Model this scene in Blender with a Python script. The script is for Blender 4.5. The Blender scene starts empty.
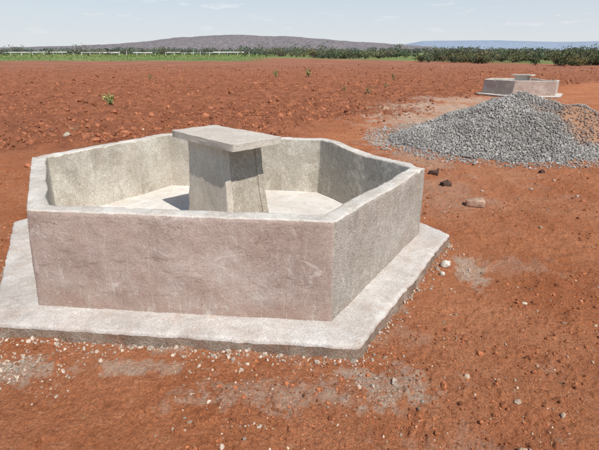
import bpy, math, random
import numpy as np
from mathutils import Vector
random.seed(7); rng=np.random.default_rng(7)
# ------------------------------------------------------------------ noise helpers
T2=rng.random((256,256)); T3=rng.random((64,64,64))
def vn2(x,y):
    xi=np.floor(x).astype(np.int64); yi=np.floor(y).astype(np.int64)
    fx=x-xi; fy=y-yi; fx=fx*fx*(3-2*fx); fy=fy*fy*(3-2*fy)
    a=T2[xi&255,yi&255]; b=T2[(xi+1)&255,yi&255]; c=T2[xi&255,(yi+1)&255]; d=T2[(xi+1)&255,(yi+1)&255]
    return (a*(1-fx)+b*fx)*(1-fy)+(c*(1-fx)+d*fx)*fy
def fbm(x,y,octv=4,gain=.5):
    s=0;a=1;t=0
    for i in range(octv):
        s=s+a*vn2(x+17.3*i,y-9.1*i); t+=a; a*=gain
        x,y=(x*.8-y*.6)*2.03,(x*.6+y*.8)*2.03
    return s/t
def vn3(x,y,z):
    xi=np.floor(x).astype(np.int64); yi=np.floor(y).astype(np.int64); zi=np.floor(z).astype(np.int64)
    fx=x-xi; fy=y-yi; fz=z-zi
    fx=fx*fx*(3-2*fx); fy=fy*fy*(3-2*fy); fz=fz*fz*(3-2*fz)
    r=0
    for dx in (0,1):
        for dy in (0,1):
            for dz in (0,1):
                w=(fx if dx else 1-fx)*(fy if dy else 1-fy)*(fz if dz else 1-fz)
                r=r+w*T3[(xi+dx)&63,(yi+dy)&63,(zi+dz)&63]
    return r
def sstep(a,b,x):
    t=np.clip((x-a)/(b-a),0,1); return t*t*(3-2*t)

def mesh_np(name,verts,faces,smooth=False,mats=None,midx=None,col=None):
    me=bpy.data.meshes.new(name); verts=np.asarray(verts,dtype=np.float32); faces=np.asarray(faces,dtype=np.int32)
    n,k=faces.shape
    me.vertices.add(len(verts)); me.vertices.foreach_set('co',verts.ravel())
    me.loops.add(n*k); me.loops.foreach_set('vertex_index',faces.ravel())
    me.polygons.add(n); me.polygons.foreach_set('loop_start',np.arange(0,n*k,k,dtype=np.int32))
    me.polygons.foreach_set('loop_total',np.full(n,k,dtype=np.int32))
    if midx is not None: me.polygons.foreach_set('material_index',np.asarray(midx,dtype=np.int32))
    me.polygons.foreach_set('use_smooth',np.full(n,smooth,dtype=bool))
    me.update(calc_edges=True)
    if col is not None:
        ca=me.color_attributes.new('Col','FLOAT_COLOR','POINT')
        c=np.ones((len(verts),4),dtype=np.float32); c[:,:3]=col; ca.data.foreach_set('color',c.ravel())
    for m in (mats or []): me.materials.append(m)
    return me
def obj(name,me,parent=None,loc=(0,0,0)):
    o=bpy.data.objects.new(name,me); bpy.context.collection.objects.link(o); o.location=loc
    if parent: o.parent=parent
    return o
# ------------------------------------------------------------------ material helpers
def newmat(name,rough=.9):
    m=bpy.data.materials.new(name); m.use_nodes=True; nt=m.node_tree
    b=nt.nodes['Principled BSDF']; b.inputs['Roughness'].default_value=rough
    b.inputs['Specular IOR Level'].default_value=.2
    return m,nt,b
class N:
    def __init__(s,nt,coord='Object'):
        s.nt=nt; s.tc=nt.nodes.new('ShaderNodeTexCoord')
        s.co=s.tc.outputs[coord]
    def noise(s,scale,detail=4,rough=.55,vec=None,dist=0):
        n=s.nt.nodes.new('ShaderNodeTexNoise'); n.inputs['Scale'].default_value=scale
        n.inputs['Detail'].default_value=detail; n.inputs['Roughness'].default_value=rough
        n.inputs['Distortion'].default_value=dist
        s.nt.links.new(vec or s.co,n.inputs['Vector']); return n.outputs['Fac']
    def voro(s,scale,vec=None,feature='F1'):
        n=s.nt.nodes.new('ShaderNodeTexVoronoi'); n.inputs['Scale'].default_value=scale; n.feature=feature
        s.nt.links.new(vec or s.co,n.inputs['Vector']); return n
    def mapping(s,sc):
        n=s.nt.nodes.new('ShaderNodeMapping'); n.inputs['Scale'].default_value=sc
        s.nt.links.new(s.co,n.inputs['Vector']); return n.outputs[0]
    def rng(s,v,a,b,c=0,d=1):
        n=s.nt.nodes.new('ShaderNodeMapRange'); s.nt.links.new(v,n.inputs[0])
        for i,q in enumerate((a,b,c,d)): n.inputs[i+1].default_value=q
        return n.outputs[0]
    def math(s,op,a,b):
        n=s.nt.nodes.new('ShaderNodeMath'); n.operation=op
        for i,q in enumerate((a,b)):
            if isinstance(q,(int,float)): n.inputs[i].default_value=q
            else: s.nt.links.new(q,n.inputs[i])
        return n.outputs[0]
    def mix(s,f,a,b,mode='MIX'):
        n=s.nt.nodes.new('ShaderNodeMix'); n.data_type='RGBA'; n.blend_type=mode
        for i,q in ((0,f),(6,a),(7,b)):
            if isinstance(q,(int,float)): n.inputs[i].default_value=q
            elif isinstance(q,tuple): n.inputs[i].default_value=(*q,1)
            else: s.nt.links.new(q,n.inputs[i])
        return n.outputs[2]
    def bump(s,h,strength,dist,normal=None):
        n=s.nt.nodes.new('ShaderNodeBump'); n.inputs['Strength'].default_value=strength; n.inputs['Distance'].default_value=dist
        s.nt.links.new(h,n.inputs['Height'])
        if normal: s.nt.links.new(normal,n.inputs['Normal'])
        return n.outputs[0]
    def sepz(s):
        n=s.nt.nodes.new('ShaderNodeSeparateXYZ'); s.nt.links.new(s.co,n.inputs[0]); return n.outputs[2]
    def attr(s,name='Col'):
        n=s.nt.nodes.new('ShaderNodeAttribute'); n.attribute_name=name; return n
def concrete(name,base,dark,stain=(.30,.13,.07),stain_amt=.5,grit=.5,bump=.4,zstain=None,blotch=2.2,pits=.5,cracks=0,scr=0,patch=0):
    m,nt,b=newmat(name,.92); n=N(nt)
    c=n.mix(n.rng(n.noise(blotch,6,.62,dist=.6),.38,.66),dark,base)
    c=n.mix(n.math('MULTIPLY',n.rng(n.noise(blotch*1.7,6,.7,dist=.4),.48,.72),stain_amt),c,stain)
    if patch:  # patchy lime bloom and damp stains
        c=n.mix(n.rng(n.noise(blotch*1.3,7,.72,dist=1.0),.53,.60,0,patch),c,tuple(min(.8,v*1.22) for v in base))
        c=n.mix(n.rng(n.noise(3,6,.7,vec=n.mapping((3.2,3.2,.7)),dist=.7),.53,.66,0,patch),c,tuple(v*.62 for v in dark))
    if zstain:
        zz=n.math('ADD',n.sepz(),n.rng(n.noise(5,4,.6),.3,.7,-.12,.12))
        c=n.mix(n.rng(zz,zstain[0],zstain[1],zstain[2],0),c,stain)
    g=n.noise(130,2,.7); c=n.mix(grit,c,n.mix(n.rng(g,.36,.64),(.42,.40,.38),(1.15,1.15,1.15)),'MULTIPLY')
    v=n.voro(75); pit=n.math('MULTIPLY',n.rng(v.outputs['Distance'],.0,.26,1,0),n.rng(n.noise(20,2),.5,.6))
    c=n.mix(n.math('MULTIPLY',pit,pits),c,(.10,.08,.06))
    g2=n.noise(38,4,.7); c=n.mix(grit*.6,c,n.mix(n.rng(g2,.35,.65),(.62,.60,.57),(1.2,1.2,1.2)),'MULTIPLY')
    if scr:
        st=n.noise(3,5,.75,vec=n.mapping((9,9,1.6)),dist=.8)
        c=n.mix(n.rng(st,.56,.66,0,scr),c,(.60,.55,.49))
        st2=n.noise(3,5,.75,vec=n.mapping((2,2,11)),dist=.8)
        c=n.mix(n.rng(st2,.57,.67,0,scr*1.2),c,(.22,.15,.12))
        st3=n.noise(5,7,.75,dist=1.2)
        c=n.mix(n.rng(st3,.58,.63,0,scr*1.3),c,(.60,.56,.50))
    if cracks:
        vv=n.voro(2.3,vec=None,feature='DISTANCE_TO_EDGE')
        w=nt.nodes.new('ShaderNodeVectorMath'); w.operation='ADD'
        nn=nt.nodes.new('ShaderNodeTexNoise'); nn.inputs['Scale'].default_value=4; nn.inputs['Detail'].default_value=6
        nt.links.new(n.co,nn.inputs['Vector']); nt.links.new(n.co,w.inputs[0]); nt.links.new(nn.outputs['Color'],w.inputs[1])
        nt.links.new(w.outputs[0],vv.inputs['Vector'])
        ck=n.math('MULTIPLY',n.rng(vv.outputs['Distance'],0,.012,1,0),n.rng(n.noise(1.6,2),.5,.6))
        c=n.mix(n.math('MULTIPLY',ck,cracks),c,(.12,.075,.055))
    nt.links.new(c,b.inputs['Base Color'])
    h=n.math('ADD',n.math('MULTIPLY',n.noise(60,5,.75),1.0),n.math('MULTIPLY',pit,-.6))
    nt.links.new(n.bump(h,bump,.02),b.inputs['Normal'])
    return m
# ------------------------------------------------------------------ ground
CX,CY=-.69,3.65
hexb=np.array([(-1.67,2.37),(.19,2.19),(1.07,3.56),(.28,4.80),(-1.57,5.10),(-2.45,3.86)])
hext=np.array([(-1.59,2.37),(.19,2.19),(1.06,3.56),(.28,4.78),(-1.57,5.10),(-2.42,3.86)])
def offset(poly,d):
    n=len(poly); out=[]; 
    lines=[]
    for i in range(n):
        p,q=poly[i],poly[(i+1)%n]; t=(q-p)/np.linalg.norm(q-p); nrm=np.array([t[1],-t[0]])
        dd=d[i] if hasattr(d,'__len__') else d
        lines.append((p+nrm*dd,t))
    for i in range(n):
        p,t=lines[i-1]; q,u=lines[i]
        A=np.array([[t[0],-u[0]],[t[1],-u[1]]]); s=np.linalg.solve(A,q-p); out.append(p+t*s[0])
    return np.array(out)
slabh=offset(hexb,[.21,.235,.22,.22,.22,.25])
def sdhex(x,y,poly):
    d=np.full(np.shape(x),-1e9)
    for i in range(len(poly)):
        p,q=poly[i],poly[(i+1)%len(poly)]; t=(q-p)/np.linalg.norm(q-p)
        d=np.maximum(d,(x-p[0])*t[1]-(y-p[1])*t[0])
    return d
C2=np.array([8.75,17.9]); SC2=.82
def sd2(x,y): return sdhex((x-C2[0])/SC2+CX,(y-C2[1])/SC2+CY,slabh)*SC2
def tilled(x,y):
    wob=(fbm(x*.35+5,y*.35,3)-.5)*3.2
    edge=np.where(x<-2.2,6.3+wob*.6,6.3+(x+2.2)*1.15+wob)
    edge=np.where(x>5,14.6+(x-5)*.9+wob,edge)
    return sstep(-.5,1.6,y-edge)
def ground_h(x,y):
    r=np.hypot(x,y)
    t=tilled(x,y)
    near=1-sstep(30,90,r)
    h=(fbm(x*.45,y*.45,3)-.5)*.09*near
    smooth=(fbm(x*3,y*3,3)-.5)*.045+(fbm(x*12+3,y*12,3,.6)-.5)*.024
    sp=fbm(x*26+9,y*26,2); smooth=smooth+np.maximum(0,sp-.62)*.075
    for k0 in (0,1.45):
        cx=1.75+k0+.16*(y-2)+.25*np.sin(y*.35)
        dxx=(x-cx)
        smooth=smooth-.016*np.exp(-(dxx/.13)**2)*(1+.35*np.sin(y*38+dxx*16))+.010*np.exp(-((np.abs(dxx)-.2)/.06)**2)
    fx=x*3.2; fy=y*4.4
    cl=np.maximum(0,fbm(fx+40,fy,3,.62)-.42)*.27+np.abs(fbm(x*11,y*11,3)-.5)*.10+(fbm(x*.9,y*1.5,2)-.5)*.08
    h=h+(smooth*(1-t)+cl*t)*near
    d=sdhex(x,y,slabh); m=sstep(.0,.30,d); h=h*m+(1-m)*(.014+(fbm(x*6,y*6,3)-.5)*.05)
    h=np.where(d<-.08,-.06,h)
    d2=sd2(x,y); m=sstep(0,.8,d2); h=h*m
    h=np.where(d2<-.08,-.06,h)
    return h
rings=[.2]
while rings[-1]<1.1: rings.append(rings[-1]*1.06)
while rings[-1]<45: rings.append(rings[-1]*1.0058)
while rings[-1]<12000: rings.append(rings[-1]*1.035)
R=np.array(rings)
af=np.linspace(-50,50,820); ab=np.linspace(50,310,140)[1:-1]
A=np.radians(np.concatenate([af,ab])); nA=len(A); nR=len(R)
RR,AA=np.meshgrid(R,A,indexing='ij')
X=RR*np.sin(AA); Y=RR*np.cos(AA)
Z=ground_h(X,Y)
V=np.stack([X,Y,Z],-1).reshape(-1,3)
i,j=np.meshgrid(np.arange(nR-1),np.arange(nA),indexing='ij'); j2=(j+1)%nA
F=np.stack([i*nA+j,i*nA+j2,(i+1)*nA+j2,(i+1)*nA+j],-1).reshape(-1,4)[:,::-1]
# close the small hole under the camera
V=np.vstack([V,[[0,0,float(Z[0].mean())]]])
cap=len(V)-1; jj=np.arange(0,nA-1,2)
capF=np.stack([jj,np.full(len(jj),cap),(jj+2)%nA,jj+1],-1)
F=np.vstack([F,capF[:,::-1]])
x,y=V[:,0],V[:,1]; r=np.hypot(x,y)
til=tilled(x,y)
green=sstep(78,92,y+(fbm(x*.1,y*.1,2)-.5)*16)*sstep(-1,-12,x+ .03*y)
green=np.maximum(green,sstep(330,420,r))
bush_near=sstep(0,6,y-(118-1.5*x))*(x>-20)
pale=np.zeros(len(x))
def blob(cx,cy,rx,ry,a,fr=4,am=1.3):
    global pale
    sel=(np.abs(x-cx)<rx*1.8)&(np.abs(y-cy)<ry*1.8)
    xs,ys=x[sel],y[sel]
    d=np.hypot((xs-cx)/rx,(ys-cy)/ry); pale[sel]=np.maximum(pale[sel],a*sstep(1,.3,d+(fbm(xs*fr,ys*fr,4,.6)-.5)*am))
blob(3.2,10.8,2.2,2.3,1); blob(4.6,13.5,2.7,2.2,.95); blob(2.2,8.6,1.2,1.1,.85); blob(1.9,6.9,.9,1.1,.5); blob(1.7,5.0,.7,1.1,.35)
blob(6.5,16,3,1.5,.8)
dd=sdhex(x,y,slabh)
pale=np.maximum(pale,1.*sstep(.62,.25,(dd/.42)+fbm(x*9,y*9,4,.6)*.9)*(x>-2.3)*sstep(.36,.54,fbm(x*2.2+9,y*2.2,2)))
blob(-.1,1.66,.55,.12,.65,14,2.2); blob(-1.6,1.84,.28,.14,1,14,2); blob(1.33,3.0,.15,.28,.95,14,2); blob(.45,1.74,.35,.18,.9,14,2.2); blob(-.9,1.88,.4,.08,.8,14,2.2)
for k in range(90):
    blob(rng.uniform(-2.2,5),rng.uniform(1.2,7.5),rng.uniform(.05,.4),rng.uniform(.03,.2),rng.uniform(.1,.38),12,2.4)
col=np.stack([til,np.maximum(green,bush_near),pale],-1)
gm,nt,b=newmat('red_soil',.95); n=N(nt); at=n.attr()
sep=nt.nodes.new('ShaderNodeSeparateColor'); nt.links.new(at.outputs['Color'],sep.inputs[0])
tr,tg,tb=sep.outputs
c1=n.mix(n.rng(n.noise(1.3,6,.65),.35,.65),(.49,.168,.066),(.63,.255,.118))
c1=n.mix(n.rng(n.noise(.5,4,.6),.45,.7,0,.55),c1,(.62,.295,.165))
c1=n.mix(n.rng(n.noise(7,6,.75,dist=.5),.52,.70,0,.5),c1,(.34,.108,.044))
c1=n.mix(n.rng(n.noise(24,5,.75),.54,.68,0,.55),c1,(.25,.080,.036))
c1=n.mix(n.rng(n.noise(19,5,.75,vec=n.mapping((1,1.2,1.1))),.56,.68,0,.5),c1,(.70,.37,.21))
c2=n.mix(n.rng(n.noise(2.2,6,.7),.34,.66),(.25,.086,.042),(.47,.185,.094))
farf=n.mix(n.rng(n.noise(.5,6,.7,vec=n.mapping((.35,1.3,1))),.38,.62),(.25,.094,.052),(.43,.195,.115))
pos=nt.nodes.new('ShaderNodeSeparateXYZ'); nt.links.new(n.co,pos.inputs[0])
c2=n.mix(n.rng(pos.outputs[1],22,60),c2,farf)
c=n.mix(tr,c1,c2)
c=n.mix(n.math('MULTIPLY',tb,n.rng(n.noise(16,4,.7),.3,.6,.35,1)),c,(.64,.49,.37))
gr=n.mix(n.rng(n.noise(.05,5,.6,vec=n.mapping((.5,2,1))),.4,.6),(.12,.18,.05),(.22,.27,.09))
gr=n.mix(n.rng(n.noise(.012,4,.6),.5,.62,0,.6),gr,(.28,.22,.11))
c=n.mix(tg,c,gr)
sp=n.voro(34); f=n.math('MULTIPLY',n.rng(sp.outputs['Distance'],.10,.22,1,0),n.rng(n.noise(6,2),.52,.6,0,.5))
c=n.mix(f,c,(.62,.38,.24))
c=n.mix(.7,c,n.mix(n.rng(n.noise(70,4,.75),.35,.65),(.56,.51,.48),(1.25,1.25,1.25)),'MULTIPLY')
nt.links.new(c,b.inputs['Base Color'])
h=n.math('ADD',n.noise(22,7,.76),n.math('MULTIPLY',n.noise(120,2,.7),.3))
nt.links.new(n.bump(h,.95,.05),b.inputs['Normal'])
obj('ground',mesh_np('ground',V,F,True,[gm],None,col))
# ------------------------------------------------------------------ stones / clods
def ico(sub):
    import bmesh
    bm=bmesh.new(); bmesh.ops.create_icosphere(bm,subdivisions=sub,radius=1)
    v=np.array([q.co[:] for q in bm.verts]); f=np.array([[q.index for q in p.verts] for p in bm.faces]); bm.free(); return v,f
IV,IF=ico(1); IV2,IF2=ico(2)
def stones(name,P,S,C,mat,hi=False,flat=.7,jit=.28):
    v,f=(IV2,IF2) if hi else (IV,IF)
    n=len(P); k=len(v)
    W=v[None]*(1+(rng.random((n,k,1))-.5)*2*jit)
    W=W*np.stack([rng.uniform(.75,1.25,n),rng.uniform(.65,1.1,n),rng.uniform(flat-.2,flat+.2,n)],-1)[:,None]
    q=rng.normal(size=(n,4)); q/=np.linalg.norm(q,axis=1)[:,None]
    if hi: q=q*np.array([1,.25,.25,1]); q/=np.linalg.norm(q,axis=1)[:,None]
    a,b_,c_,d_=q.T
    Rm=np.stack([1-2*(c_**2+d_**2),2*(b_*c_-a*d_),2*(b_*d_+a*c_),2*(b_*c_+a*d_),1-2*(b_**2+d_**2),2*(c_*d_-a*b_),2*(b_*d_-a*c_),2*(c_*d_+a*b_),1-2*(b_**2+c_**2)],-1).reshape(n,3,3)
    W=np.einsum('nij,nkj->nki',Rm,W)*S[:,None,None]+P[:,None]
    FF=(f[None]+(np.arange(n)*k)[:,None,None]).reshape(-1,3)
    CC=np.repeat(C,k,axis=0)
    return obj(name,mesh_np(name,W.reshape(-1,3),FF,False,[mat],None,CC))
def colmat(name,nscale=60,rough=.9,amt=.5,bump=.5):
    m,nt,b=newmat(name,rough); n=N(nt); a=n.attr()
    c=n.mix(amt,a.outputs['Color'],n.mix(n.rng(n.noise(nscale,4,.7),.35,.65),(.5,.5,.5),(1.25,1.25,1.25)),'MULTIPLY')
    nt.links.new(c,b.inputs['Base Color']); nt.links.new(n.bump(n.noise(nscale*1.3,3),bump,.01),b.inputs['Normal']); return m
mclod=colmat('soil_clods',18); mstone=colmat('stone_chips',90)
n_=44000
ang=np.radians(rng.uniform(-40,40,n_)); rr=np.exp(rng.uniform(math.log(5),math.log(60),n_))
px,py=rr*np.sin(ang),rr*np.cos(ang)
keep=(rng.random(n_)<tilled(px,py)*(fbm(px*.7,py*1.2,3)>.42)*1.0)&(sdhex(px,py,slabh)>.1)&(sd2(px,py)>.2)
px,py=px[keep],py[keep]; m_=len(px)
S=np.minimum(.12,rng.lognormal(math.log(.022),.6,m_))*(.8+np.hypot(px,py)*.012)
k_=rng.uniform(.5,1.2,m_)[:,None]
C=np.array([.38,.145,.072])*k_
stones('soil_clods',np.stack([px,py,ground_h(px,py)+S*.1],-1),S,C,mclod,hi=False,flat=.7,jit=.22)
n_=20000
ang=np.radians(rng.uniform(-40,40,n_)); rr=np.exp(rng.uniform(math.log(1.2),math.log(14),n_))
px,py=rr*np.sin(ang),rr*np.cos(ang)
keep=(sdhex(px,py,slabh)>.03)&(fbm(px*1.1,py*1.1,3)>.44)
px,py=px[keep],py[keep]; m_=len(px)
S=np.minimum(.018,rng.lognormal(math.log(.0034),.55,m_))*(.75+.22*np.hypot(px,py))
C=np.where(rng.random((m_,1))<.09,np.array([[.56,.42,.30]]),np.array([[.42,.152,.066]]))*rng.uniform(.4,1.15,(m_,1))
stones('soil_crumbs',np.stack([px,py,ground_h(px,py)+S*.1],-1),S,C,mclod,jit=.2)
P=[];
for i in range(6):
    a,b2=slabh[i],slabh[(i+1)%6]
    cnt=[620,300,30,30,30,40][i]
    t=rng.random(cnt); tt=(b2-a)/np.linalg.norm(b2-a); nn=np.array([tt[1],-tt[0]])
    w=.5+.5*np.sin(t*23+i); 
    d=rng.exponential(.05,cnt)*(.4+w)+.01
    P.append(a+(b2-a)*t[:,None]+nn*d[:,None])
def cl(cx,cy,s,cnt): P.append(np.array([cx,cy])+rng.normal(size=(cnt,2))*s)
cl(-1.60,1.87,.07,220); cl(-1.3,1.84,.09,70); cl(1.30,3.02,.05,70); cl(.42,1.80,.12,70); cl(-.35,1.76,.2,60); cl(1.5,4.4,.2,14); cl(-.2,1.45,.1,20)
P=np.vstack(P); P=P[sdhex(P[:,0],P[:,1],slabh)>.008]
m_=len(P); S=np.minimum(.018,rng.lognormal(math.log(.0046),.65,m_))
C=np.array([.58,.47,.37])*rng.uniform(.5,1.1,(m_,1))
stones('mortar_crumbs',np.column_stack([P,ground_h(P[:,0],P[:,1])+S*.15]),S,C,mstone,flat=.6)
for (sx,sy,ss,cc) in [(1.51,2.50,.018,(.6,.5,.4)),(2.6,3.35,.026,(.6,.5,.42)),(1.16,3.08,.042,(.6,.55,.48)),(1.09,2.93,.026,(.6,.55,.48)),(2.35,3.9,.02,(.35,.22,.15)),
        (.95,1.35,.03,(.45,.33,.22)),(2.9,5.2,.03,(.4,.3,.25)),(3.3,4.9,.022,(.5,.4,.3)),(2.25,5.1,.018,(.5,.4,.3)),(-4.7,8.8,.09,(.42,.36,.27)),(-4.4,9.0,.06,(.42,.36,.27))]:
    stones('stone',np.array([[sx,sy,float(ground_h(np.array([sx]),np.array([sy]))[0])+ss*.35]]),np.array([ss]),np.array([cc]),mstone,hi=True,jit=.1)
# ------------------------------------------------------------------ gravel pile
PX,PY=4.2,8.5
def pile_h(x,y):
    dx=x-PX; dy=y-PY
    rx=np.where(dx<0,2.4,2.5)
    r=np.hypot(dx/rx,dy/1.85)+(fbm(x*1.3,y*1.3,3)-.5)*.16
    r=np.sqrt(r*r+.003)
    h=.97*np.clip(1-r,0,1)**1.15
    h=h+.16*np.exp(-(((x-5.5)/.7)**2+((y-8.2)/.6)**2))*(r<1)
    h=h+(fbm(x*3,y*3,4)-.5)*.11*(r<1)*np.clip((1-r)*4,0,1)
    return np.where(r<1,h,-.05)
g=np.linspace(-3,3,160); gx,gy=np.meshgrid(g+PX,g+PY,indexing='ij'); gz=pile_h(gx,gy)
Vp=np.stack([gx,gy,gz-.01+ground_h(gx,gy)*.3],-1).reshape(-1,3)
i,j=np.meshgrid(np.arange(159),np.arange(159),indexing='ij'); Fp=np.stack([i*160+j,(i+1)*160+j,(i+1)*160+j+1,i*160+j+1],-1).reshape(-1,4)
keepf=(Vp[Fp][:,:,2].max(1)>-.03); Fp=Fp[keepf]
def dirtm(x,y):
    d=np.hypot((x-5.15)/.9,(y-7.8)/.8); return sstep(1.05,.5,d+(fbm(x*3,y*3,4)-.5)*1.1)
dm=dirtm(Vp[:,0],Vp[:,1])[:,None]
Cp=np.array([[.27,.245,.22]])*(1-dm)+np.array([[.32,.18,.11]])*dm
pile_e=bpy.data.objects.new('gravel_pile',None); bpy.context.collection.objects.link(pile_e)
mgrav=colmat('gravel',70,.95,.5,.3)
o=obj('heap_core',mesh_np('heap_core',Vp,Fp,True,[mgrav],None,Cp),pile_e)
n_=75000
px=rng.uniform(PX-2.9,PX+2.9,n_); py=rng.uniform(PY-2.4,PY+2.4,n_); hz=pile_h(px,py); dmm=dirtm(px,py)
rimr=np.hypot((px-PX)/2.4,(py-PY)/1.85)
inside=(hz>.0); keep=(inside&(rng.random(n_)>dmm*.8))|((~inside)&(rimr<1.3)&(rng.random(n_)<.4*np.clip(1.3-rimr,0,1)/.3))
px,py,hz,dmm=px[keep],py[keep],hz[keep],dmm[keep]
m_=len(px); S=np.clip(rng.lognormal(math.log(.0125),.35,m_),.007,.03)
tone=(.72+.56*fbm(px*2,py*2,3))[:,None]
base=np.where(rng.random((m_,1))<.2,np.array([[.47,.445,.405]]),np.array([[.345,.325,.295]]))
C=base*tone*rng.uniform(.6,1.2,(m_,1)); C=C*(1-.5*dmm[:,None])+np.array([[.32,.18,.11]])*.5*dmm[:,None]
o=stones('gravel_stones',np.stack([px,py,np.where(hz>0,hz,0)+ground_h(px,py)*np.where(hz>0,.3,1)+S*.3],-1),S,C,mgrav,flat=.8,jit=.3); o.parent=pile_e
# ------------------------------------------------------------------ trough
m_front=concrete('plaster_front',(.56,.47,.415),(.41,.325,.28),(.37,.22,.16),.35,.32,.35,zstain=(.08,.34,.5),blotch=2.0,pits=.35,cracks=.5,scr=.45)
m_side=concrete('concrete_gritty',(.66,.62,.555),(.49,.45,.39),(.42,.29,.21),.3,.65,.8,zstain=(.08,.26,.45),pits=.85,patch=.35)
m_in=concrete('concrete_inner',(.68,.63,.54),(.52,.47,.39),(.44,.32,.22),.25,.5,.55,pits=.7,patch=.5)
m_rim=concrete('concrete_rim',(.74,.70,.63),(.55,.50,.43),(.46,.30,.22),.25,.35,.5,blotch=4,patch=.3)
m_slab=concrete('concrete_apron',(.72,.68,.63),(.56,.51,.46),(.50,.32,.22),.45,.40,.6,blotch=3,pits=.4,patch=.3)
m_edge=concrete('concrete_dark_edge',(.48,.40,.32),(.28,.20,.15),(.40,.18,.09),.6,.6,.9,blotch=6)  # darker, browner concrete for the slab's side faces
m_floor=concrete('concrete_floor',(.76,.73,.68),(.62,.58,.52),(.50,.40,.31),.3,.25,.3,blotch=2,patch=.35)
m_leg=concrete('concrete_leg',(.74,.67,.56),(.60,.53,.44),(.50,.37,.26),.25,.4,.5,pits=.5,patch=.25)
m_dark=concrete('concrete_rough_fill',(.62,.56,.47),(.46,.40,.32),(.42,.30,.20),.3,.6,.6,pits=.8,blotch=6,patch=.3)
m_lid=concrete('concrete_lid',(.72,.66,.57),(.58,.52,.44),(.48,.35,.26),.3,.4,.6,patch=.2)
cen=np.array([CX,CY])
def path(poly,n,sm=2):
    pts=[]
    for i in range(6):
        p,q=poly[i],poly[(i+1)%6]
        for k in range(n): pts.append(p+(q-p)*k/n)
    pts=np.array(pts)
    for _ in range(sm): pts=(np.roll(pts,1,0)+pts*2+np.roll(pts,-1,0))/4
    return pts
n=150
inn_t=offset(hext,[-.105,-.11,-.105,-.11,-.11,-.11]); inn_b=offset(hexb,[-.125]*6)
Ot,Ob,It,Ib=[path(p-cen,n,1) for p in (hext,hexb,inn_t,inn_b)]
ztc=np.array([.747,.742,.700,.715,.72,.72]); 
zt=np.concatenate([np.linspace(ztc[i],ztc[(i+1)%6],n,endpoint=False) for i in range(6)])
s=np.arange(6*n)/n
zt=zt+(vn2(s*9,s*0+3)-.5)*.005+(vn2(s*31,s*0+7)-.5)*.003
zt=zt-.022*np.exp(-((s-2.45)/.22)**2)+.012*np.exp(-((s-2.85)/.1)**2)-.012*np.exp(-((s-1.6)/.2)**2)
rows=[]; tag=[]
nv=44
for k in range(nv+1):
    f=k/nv; zf=.08+(zt-.08)*f
    P2=Ob+(Ot-Ob)*f
    if k>=nv-1:
        ins=.001 if k==nv-1 else .005; P2=P2-(Ot-It)*ins/.12; 
        if k==nv-1: zf=zt-.005
        else: zf=zt-.0005
    rows.append(np.column_stack([P2,zf])); tag.append('o')
thick=(vn2(s*7,s*0+11)-.5)*.13
for f in (.2,.35,.5,.65,.8,.94):
    P2=Ot+(It-Ot)*(f*(1+thick))[:,None]; rows.append(np.column_stack([P2,zt+(.001 if f<.85 else 0)])); tag.append('r')
for k in range(nv+1):
    f=1-k/nv
    P2=Ib+(It+(It-Ot)*thick[:,None]-Ib)*f; zf=.10+(zt-.10)*f
    if k==0: zf=zt-.006
    rows.append(np.column_stack([P2,zf])); tag.append('i')
W=np.array(rows); nr,ns=W.shape[:2]
fl=W.reshape(-1,3)
ds=(vn3(fl[:,0]*5+30,fl[:,1]*5+30,fl[:,2]*5+30)-.5)*.008+(vn3(fl[:,0]*22+30,fl[:,1]*22+30,fl[:,2]*22+30)-.5)*.0045+(vn3(fl[:,0]*60+30,fl[:,1]*60+30,fl[:,2]*60)-.5)*.003
nrm=fl[:,:2]/np.linalg.norm(fl[:,:2],axis=1)[:,None]
fl=fl.copy(); fl[:,:2]+=nrm*ds[:,None]; fl[:,2]+=np.where(fl[:,2]>.6,(vn3(fl[:,0]*26,fl[:,1]*26+9,fl[:,2]*0+4)-.5)*.004,0)
chip=np.maximum(0,vn3(fl[:,0]*13+11,fl[:,1]*13+12,fl[:,2]*13+13)-.72)*.09
edge_w=np.exp(-((fl[:,2]-np.tile(zt,nr))/.02)**2)
fl[:,2]-=chip*edge_w
i,j=np.meshgrid(np.arange(nr-1),np.arange(ns),indexing='ij'); j2=(j+1)%ns
Fw=np.stack([i*ns+j,i*ns+j2,(i+1)*ns+j2,(i+1)*ns+j],-1).reshape(-1,4)
mid=np.zeros((nr-1,ns),int)
for ii in range(nr-1):
    t0=tag[ii] 
    if t0=='o' and ii<nv: 
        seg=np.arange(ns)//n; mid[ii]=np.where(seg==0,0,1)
        if ii>=nv-1: mid[ii]=3
    elif t0=='i': mid[ii]=2
    else: mid[ii]=3
wall_me=mesh_np('wall',fl,Fw,True,[m_front,m_side,m_in,m_rim],mid.ravel())
sl=path(slabh-cen,n,3); Rr=[]
ed=(vn2(s*6,s*0+20)-.5)*.020+(vn2(s*45,s*0+25)-.5)*.012
unit=sl/np.linalg.norm(sl,axis=1)[:,None]
slw=sl+unit*ed[:,None]
for zf,ins in ((-.07,-.018),(-.01,-.012),(.02,-.006),(.045,.0),(.070,.002),(.085,.005),(.092,.012)):
    P2=slw-unit*ins; Rr.append(np.column_stack([P2,np.full(ns,zf)+(vn2(s*12,s*0+zf*50)-.5)*.008]))
inner=path(offset(hexb,-.05)-cen,n,3)
for f in np.linspace(.10,1,16):
    P2=slw+(inner-slw)*f; Rr.append(np.column_stack([P2,.094+.010*f+(vn2(P2[:,0]*6+50,P2[:,1]*6+50)-.5)*.008+(vn2(P2[:,0]*25+50,P2[:,1]*25+50)-.5)*.004]))
W=np.array(Rr); nr=len(Rr)
i,j=np.meshgrid(np.arange(nr-1),np.arange(ns),indexing='ij'); j2=(j+1)%ns
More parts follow.
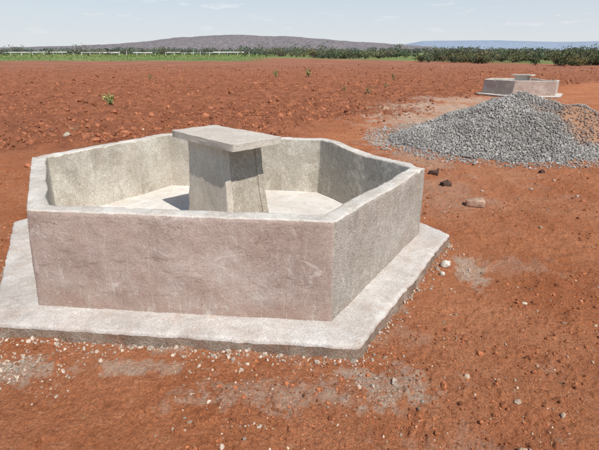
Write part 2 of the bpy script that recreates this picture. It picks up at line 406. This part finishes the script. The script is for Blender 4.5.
Fs=np.stack([i*ns+j,i*ns+j2,(i+1)*ns+j2,(i+1)*ns+j],-1).reshape(-1,4)
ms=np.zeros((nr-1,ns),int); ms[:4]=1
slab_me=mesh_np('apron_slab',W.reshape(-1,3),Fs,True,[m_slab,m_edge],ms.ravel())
ii_=path(offset(hexb,-.08)-cen,n,3); Rr=[]
for f in np.linspace(1,0.02,24):
    P2=ii_*f; Rr.append(np.column_stack([P2,.125-.01*(1-f)+(vn2(P2[:,0]*4+50,P2[:,1]*4+50)-.5)*.008]))
W=np.array(Rr); nr=len(Rr)
i,j=np.meshgrid(np.arange(nr-1),np.arange(ns),indexing='ij'); j2=(j+1)%ns
Ff=np.stack([i*ns+j,i*ns+j2,(i+1)*ns+j2,(i+1)*ns+j],-1).reshape(-1,4)
floor_me=mesh_np('basin_floor',W.reshape(-1,3),Ff,True,[m_floor])
L=np.array([.68,-.73]); L/=np.linalg.norm(L); Sx=np.array([-L[1],L[0]])
sc=np.array([-.655,3.735])-cen
def gridbox(name,f,nu,mat,noise=.006):
    import bmesh
    bm=bmesh.new(); bmesh.ops.create_cube(bm,size=2)
    bmesh.ops.bevel(bm,geom=bm.edges[:],offset=.03,segments=1,affect='EDGES')
    bmesh.ops.subdivide_edges(bm,edges=bm.edges[:],cuts=nu,use_grid_fill=True)
    co=np.array([v.co[:] for v in bm.verts]); P=f(co[:,0],co[:,1],co[:,2])
    P2=P*1.0
    for a in range(3): P2[:,a]+=(vn3(P[:,0]*16+9*a,P[:,1]*16+30,P[:,2]*16+30)-.5)*noise*2+(vn3(P[:,0]*50+9*a,P[:,1]*50+30,P[:,2]*50+30)-.5)*noise
    for v,p in zip(bm.verts,P2): v.co=p
    bmesh.ops.recalc_face_normals(bm,faces=bm.faces[:])
    me=bpy.data.meshes.new(name); bm.to_mesh(me); bm.free()
    for p in me.polygons: p.use_smooth=True
    me.materials.append(mat)
    return me
def panel(side):
    def f(u,v,w):
        t=(w+1)/2; a=.275+.075*(1-t)**1.8; bb=.19+.04*(1-t)**1.8
        z=.11+t*(.895-.11)
        off=side*(bb-.03)+v*.03
        q=sc+np.outer(u*a,L)+np.outer(off,Sx); return np.column_stack([q,z])
    return f
def fill(u,v,w):
    t=(w+1)/2; a=.266+.07*(1-t)**1.8; bb=.19+.04*(1-t)**1.8-.05
    z=.11+t*(.893-.11); q=sc+np.outer(u*a,L)+np.outer(v*bb,Sx); return np.column_stack([q,z])
def lid(u,v,w):
    q=sc+np.outer(u*.49,L)+np.outer(v*.235*(1+.03*u),Sx); return np.column_stack([q,.923+w*.03+0.006*u])
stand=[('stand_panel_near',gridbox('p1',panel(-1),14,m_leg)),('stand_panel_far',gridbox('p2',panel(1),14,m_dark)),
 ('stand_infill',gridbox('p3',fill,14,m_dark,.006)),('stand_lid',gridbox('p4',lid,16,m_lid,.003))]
for loc,scl in ((cen,1),(C2,SC2)):
    e=bpy.data.objects.new('concrete_water_trough',None); bpy.context.collection.objects.link(e); e.location=(loc[0],loc[1],0); e.scale=(scl,)*3
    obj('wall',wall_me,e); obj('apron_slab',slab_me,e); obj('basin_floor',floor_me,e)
    for nm,me in stand: obj(nm,me,e)
# ------------------------------------------------------------------ bricks
mb,nt,b=newmat('brick_clay',.9); nn_=N(nt)
c=nn_.mix(nn_.rng(nn_.noise(14,5),.35,.65),(.26,.15,.10),(.52,.36,.26)); nt.links.new(c,b.inputs['Base Color']); nt.links.new(nn_.bump(nn_.noise(50,5),.7,.01),b.inputs['Normal'])
mbd,nt,b=newmat('brick_burnt',.9); nn_=N(nt)
c=nn_.mix(nn_.rng(nn_.noise(14,5),.35,.65),(.045,.03,.025),(.12,.07,.05)); nt.links.new(c,b.inputs['Base Color']); nt.links.new(nn_.bump(nn_.noise(50,5),.7,.01),b.inputs['Normal'])
for (bx,by,l,w,h,rot,mm) in [(1.95,4.56,.19,.10,.075,-12,mb),(1.88,5.37,.12,.09,.06,20,mbd),(1.90,5.95,.12,.08,.05,-30,mbd),(3.45,6.0,.07,.05,.04,10,mbd)]:
    def f(u,v,wv): return np.column_stack([u*l/2*(1-.06*v),v*w/2,wv*h/2+.01*u*v])
    me=gridbox('brick',f,5,mm,.004)
    o=obj('brick',me); o.location=(bx,by,float(ground_h(np.array([bx]),np.array([by]))[0])+h*.42); o.rotation_euler=(.05,-.06,math.radians(rot))
# ------------------------------------------------------------------ vegetation
def leaves(P,S,C,aspect=.6,up=0):
    n=len(P); a=rng.normal(size=(n,3)); a[:,2]+=up*2; a/=np.linalg.norm(a,axis=1)[:,None]
    b=np.cross(a,rng.normal(size=(n,3))); b/=np.linalg.norm(b,axis=1)[:,None]
    a=a*S[:,None]; b=b*S[:,None]*aspect
    V=np.stack([P-a,P-b*.9,P+a,P+b],1).reshape(-1,3)
    F=np.arange(4*n).reshape(-1,4); return V,F,np.repeat(C,4,axis=0)
mleaf,nt,b=newmat('foliage',.8); nn_=N(nt); nt.links.new(nn_.attr().outputs['Color'],b.inputs['Base Color'])
def tube(p0,p1,r0,r1,k=5):
    p0=np.array(p0,float);p1=np.array(p1,float); d=p1-p0; d/=np.linalg.norm(d)
    a=np.cross(d,[.3,.9,.1]); a/=np.linalg.norm(a); c=np.cross(d,a)
    t=np.arange(k)*2*math.pi/k
    ring=np.cos(t)[:,None]*a+np.sin(t)[:,None]*c
    V=np.vstack([p0+ring*r0,p1+ring*r1]); F=np.array([[i,(i+1)%k,k+(i+1)%k,k+i] for i in range(k)]); return V,F
def plant_mass(name,items,tone=(.07,.085,.03)):
    Vs=[];Fs=[];Cs=[];off=0
    for (cx,cy,h,w,lsz,nl,haze) in items:
        tn=np.array(tone)*rng.uniform(.6,1.5)*np.array([rng.uniform(.8,1.5),1,rng.uniform(.7,1.3)])
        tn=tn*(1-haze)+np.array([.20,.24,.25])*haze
        nb=rng.integers(4,8)
        for k in range(nb):
            lp=np.array([rng.normal(0,.32)*w,rng.normal(0,.32)*w,h*rng.uniform(.35,.85)])
            rad=w*rng.uniform(.25,.5); m=max(4,int(nl/nb))
            d=rng.normal(size=(m,3)); d/=np.linalg.norm(d,axis=1)[:,None]; d*=rng.random((m,1))**.4
            P=lp+d*np.array([rad,rad,min(rad,h*.42)*.8]); P[:,2]=np.clip(P[:,2],.05,h)
            P=P+[cx,cy,0]
            c=tn*rng.uniform(.6,1.35,(m,1))*rng.uniform(.8,1.2)
            V,F,C=leaves(P,rng.uniform(.6,1.3,m)*lsz,c,.7); Vs.append(V);Fs.append(F+off);Cs.append(C);off+=len(V)
            V,F=tube((cx,cy,-.05),(cx+lp[0],cy+lp[1],lp[2]),h*.025,h*.01); Vs.append(V);Fs.append(F+off);Cs.append(np.tile([.10,.075,.055],(len(V),1)));off+=len(V)
    return obj(name,mesh_np(name,np.vstack(Vs),np.vstack(Fs),False,[mleaf],None,np.vstack(Cs)))
def front_dist(ax):
    return np.interp(ax,[-.75,-.45,-.25,-.05,.10,.25,.45,.75],[330,300,270,165,100,78,60,50])
items=[]
for k in range(1200):
    ax=rng.uniform(-.8,.85) if k<700 else rng.uniform(.02,.9); D=front_dist(ax)*(1+rng.exponential(.45)); 
    if vn2(np.array([ax*9+20]),np.array([math.log(D)*5]))[0]<.34: continue
    h=(rng.lognormal(math.log(1.05),.3) if ax>.02 else rng.lognormal(math.log(1.9),.35))*(1+.4*(D>110))
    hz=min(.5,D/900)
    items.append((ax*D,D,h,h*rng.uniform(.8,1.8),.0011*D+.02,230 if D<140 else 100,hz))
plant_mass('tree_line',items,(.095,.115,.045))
items=[]
for k in range(700):
    ax=rng.uniform(-.85,.9); D=rng.uniform(220,900); h=rng.lognormal(math.log(3.6),.35)*(.7+D/1500)
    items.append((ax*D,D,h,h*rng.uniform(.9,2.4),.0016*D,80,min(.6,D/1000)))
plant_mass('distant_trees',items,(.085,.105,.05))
n_=5200
cy=rng.uniform(88,300,n_); cx=rng.uniform(-.8,-.04,n_)*cy-4
S=rng.uniform(.09,.2,n_)*(cy/120); P=np.stack([cx,cy,S*.4],-1)
Vc,Fc,Cc=leaves(P,S,np.array([.16,.23,.07])*rng.uniform(.6,1.3,(n_,1)),.8,.5)
obj('green_crop',mesh_np('green_crop',Vc,Fc,False,[mleaf],None,Cc))
def small_plant(name,x,y,h,tone,nst=9,nl=9,spread=.5):
    z=float(ground_h(np.array([x]),np.array([y]))[0]); Vs=[];Fs=[];Cs=[];off=0
    for k in range(nst):
        a=rng.uniform(0,6.28); q=rng.uniform(.1,spread); hh=h*rng.uniform(.6,1)
        tip=np.array([math.cos(a)*q*h,math.sin(a)*q*h,hh]); 
        V,F=tube((0,0,-.02),tip,h*.016,h*.006,4); Vs.append(V);Fs.append(F+off);Cs.append(np.tile([.16,.17,.07],(len(V),1)));off+=len(V)
        t=rng.uniform(.3,1.05,nl); P=tip*t[:,None]+rng.normal(size=(nl,3))*h*.05
        V,F,C=leaves(P,rng.uniform(.06,.13,nl)*h,np.array(tone)*rng.uniform(.6,1.4,(nl,1)),.45); Vs.append(V);Fs.append(F+off);Cs.append(C);off+=len(V)
    return obj(name,mesh_np(name,np.vstack(Vs),np.vstack(Fs),False,[mleaf],None,np.vstack(Cs)),loc=(x,y,z))
small_plant('weed_plant',-5.9,13.9,.42,(.30,.34,.12),12,12)
small_plant('weed_plant',.6,29.5,.62,(.22,.27,.09))
small_plant('weed_plant',-1.5,29,.5,(.20,.24,.08))
small_plant('weed_plant',2.75,18,.32,(.20,.20,.09))
small_plant('weed_plant',-8.5,26,.3,(.20,.22,.09))
small_plant('weed_plant',5.6,27,.4,(.16,.18,.07))
small_plant('weed_plant',1.9,19.2,.22,(.20,.20,.09))
small_plant('weed_plant',3.9,20.5,.26,(.20,.20,.09))
def dry_tuft(x,y,h):
    z=float(ground_h(np.array([x]),np.array([y]))[0]); Vs=[];Fs=[];Cs=[];off=0
    for k in range(26):
        a=rng.uniform(0,6.28); q=rng.uniform(.3,1.6)
        V,F=tube((rng.normal()*.01,rng.normal()*.01,-.01),(math.cos(a)*q*h,math.sin(a)*q*h,h*rng.uniform(.2,1)),h*.02,h*.006,3)
        Vs.append(V);Fs.append(F+off);Cs.append(np.tile(np.array([.42,.33,.18])*rng.uniform(.6,1.2),(len(V),1)));off+=len(V)
    obj('dry_grass_tuft',mesh_np('dry_grass_tuft',np.vstack(Vs),np.vstack(Fs),False,[mleaf],None,np.vstack(Cs)),loc=(x,y,z))
for tx,ty,th in [(3.1,5.4,.035),(2.5,2.9,.03),(1.35,1.75,.025),(-1.0,1.55,.02),(2.0,6.6,.05),(4.6,5.9,.05),(.9,6.9,.05),(-4.75,9.2,.12),(1.75,3.3,.02)]: dry_tuft(tx,ty,th)
# far white fence
mw,nt,b=newmat('white_paint',.7); nn_=N(nt); nt.links.new(nn_.mix(nn_.rng(nn_.noise(.3,4),.4,.7),(.72,.71,.68),(.46,.43,.39)),b.inputs['Base Color'])
Vs=[];Fs=[];off=0
def box(x0,y0,z0,x1,y1,z1):
    global off
    v=np.array([[a,b_,c_] for a in (x0,x1) for b_ in (y0,y1) for c_ in (z0,z1)]); f=np.array([[0,1,3,2],[4,6,7,5],[0,4,5,1],[2,3,7,6],[0,2,6,4],[1,5,7,3]])
    Vs.append(v);Fs.append(f+off);off+=8
fx=-150.
while fx<-20:
    box(fx,232,0,fx+.2,232.22,1.7+rng.uniform(-.25,.2)); fx+=rng.uniform(3.5,6)
x0=-150.
while x0<-24:
    ln=rng.uniform(3,18); zz=rng.uniform(.95,1.35)
    box(x0,232.3,zz,x0+ln,232.38,zz+rng.uniform(.2,.6)); x0+=ln+rng.choice([.1,.3,4,7])
obj('white_fence',mesh_np('white_fence',np.vstack(Vs),np.vstack(Fs),False,[mw]))
# ------------------------------------------------------------------ hills
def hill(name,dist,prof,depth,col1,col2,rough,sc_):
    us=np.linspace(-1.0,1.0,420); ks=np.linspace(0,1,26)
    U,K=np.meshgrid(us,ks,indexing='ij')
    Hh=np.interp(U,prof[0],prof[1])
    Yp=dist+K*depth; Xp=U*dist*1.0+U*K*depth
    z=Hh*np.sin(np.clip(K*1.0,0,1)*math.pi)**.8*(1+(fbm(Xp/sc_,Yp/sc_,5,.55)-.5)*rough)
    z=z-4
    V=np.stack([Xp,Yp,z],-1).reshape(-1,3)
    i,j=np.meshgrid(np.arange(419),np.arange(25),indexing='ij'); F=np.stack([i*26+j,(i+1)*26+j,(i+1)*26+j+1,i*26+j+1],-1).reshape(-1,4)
    m,nt,b=newmat(name+'_mat',1); q=N(nt); c=q.mix(q.rng(q.noise(5/sc_*1.6,8,.75),.40,.60),col1,col2); nt.links.new(c,b.inputs['Base Color'])  # both hill colours have the distance haze baked in
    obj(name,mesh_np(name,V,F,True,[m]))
k=lambda u:(u-299.5)/433/.928
hill('hill',2300,([k(-60),k(60),k(130),k(175),k(215),k(245),k(285),k(330),k(385),k(430),k(700)],[26,34,48,72,100,106,96,76,50,24,8]),1500,(.115,.115,.125),(.25,.21,.205),.25,160)
hill('distant_hills',6500,([k(-60),k(380),k(405),k(470),k(520),k(600),k(700)],[60,90,175,190,165,185,180]),3000,(.22,.275,.35),(.27,.325,.40),.12,900)  # bluish airlight put into the surface colour
# ------------------------------------------------------------------ light, sky
az=math.atan2(.55,-.83); el=math.radians(54)
sd=Vector((math.sin(az)*math.cos(el),math.cos(az)*math.cos(el),math.sin(el)))
sun=bpy.data.lights.new('sun','SUN'); sun.energy=4.8; sun.angle=math.radians(.53); sun.color=(1,.96,.90)
so=bpy.data.objects.new('sun',sun); bpy.context.collection.objects.link(so); so.rotation_euler=sd.to_track_quat('Z','Y').to_euler(); so.location=(0,0,20)
w=bpy.data.worlds.new('World'); bpy.context.scene.world=w; w.use_nodes=True; nt=w.node_tree
bg=nt.nodes['Background']; sky=nt.nodes.new('ShaderNodeTexSky'); sky.sky_type='NISHITA'; sky.sun_disc=False
sky.sun_elevation=el; sky.sun_rotation=az%(2*math.pi); sky.dust_density=.6; sky.air_density=1.0
q=N(nt,'Generated')
zz=q.sepz()
cn=q.noise(1.0,7,.64,vec=q.mapping((11,11,55))); cm=q.rng(cn,.58,.72,0,.65)
haze=q.mix(q.rng(zz,0,.16),(6.4,6.7,7.0),(5.0,5.75,6.8))
c=q.mix(q.rng(zz,.05,.35,.9,0),sky.outputs[0],haze); c=q.mix(q.math('MULTIPLY',cm,q.math('MULTIPLY',q.rng(zz,.02,.05),q.rng(zz,.3,.6,1,0))),c,(7.5,7.6,7.7))
nt.links.new(c,bg.inputs[0]); bg.inputs[1].default_value=.115
# ------------------------------------------------------------------ camera
cam=bpy.data.cameras.new('camera'); co=bpy.data.objects.new('camera',cam); bpy.context.collection.objects.link(co)
cam.sensor_width=36; cam.lens=26.0; cam.clip_start=.05; cam.clip_end=30000
co.location=(0,0,1.6); co.rotation_euler=(math.radians(90-21.8),0,0)
bpy.context.scene.camera=co
sc_=bpy.context.scene; sc_.view_settings.view_transform='Standard'; sc_.view_settings.look='None'
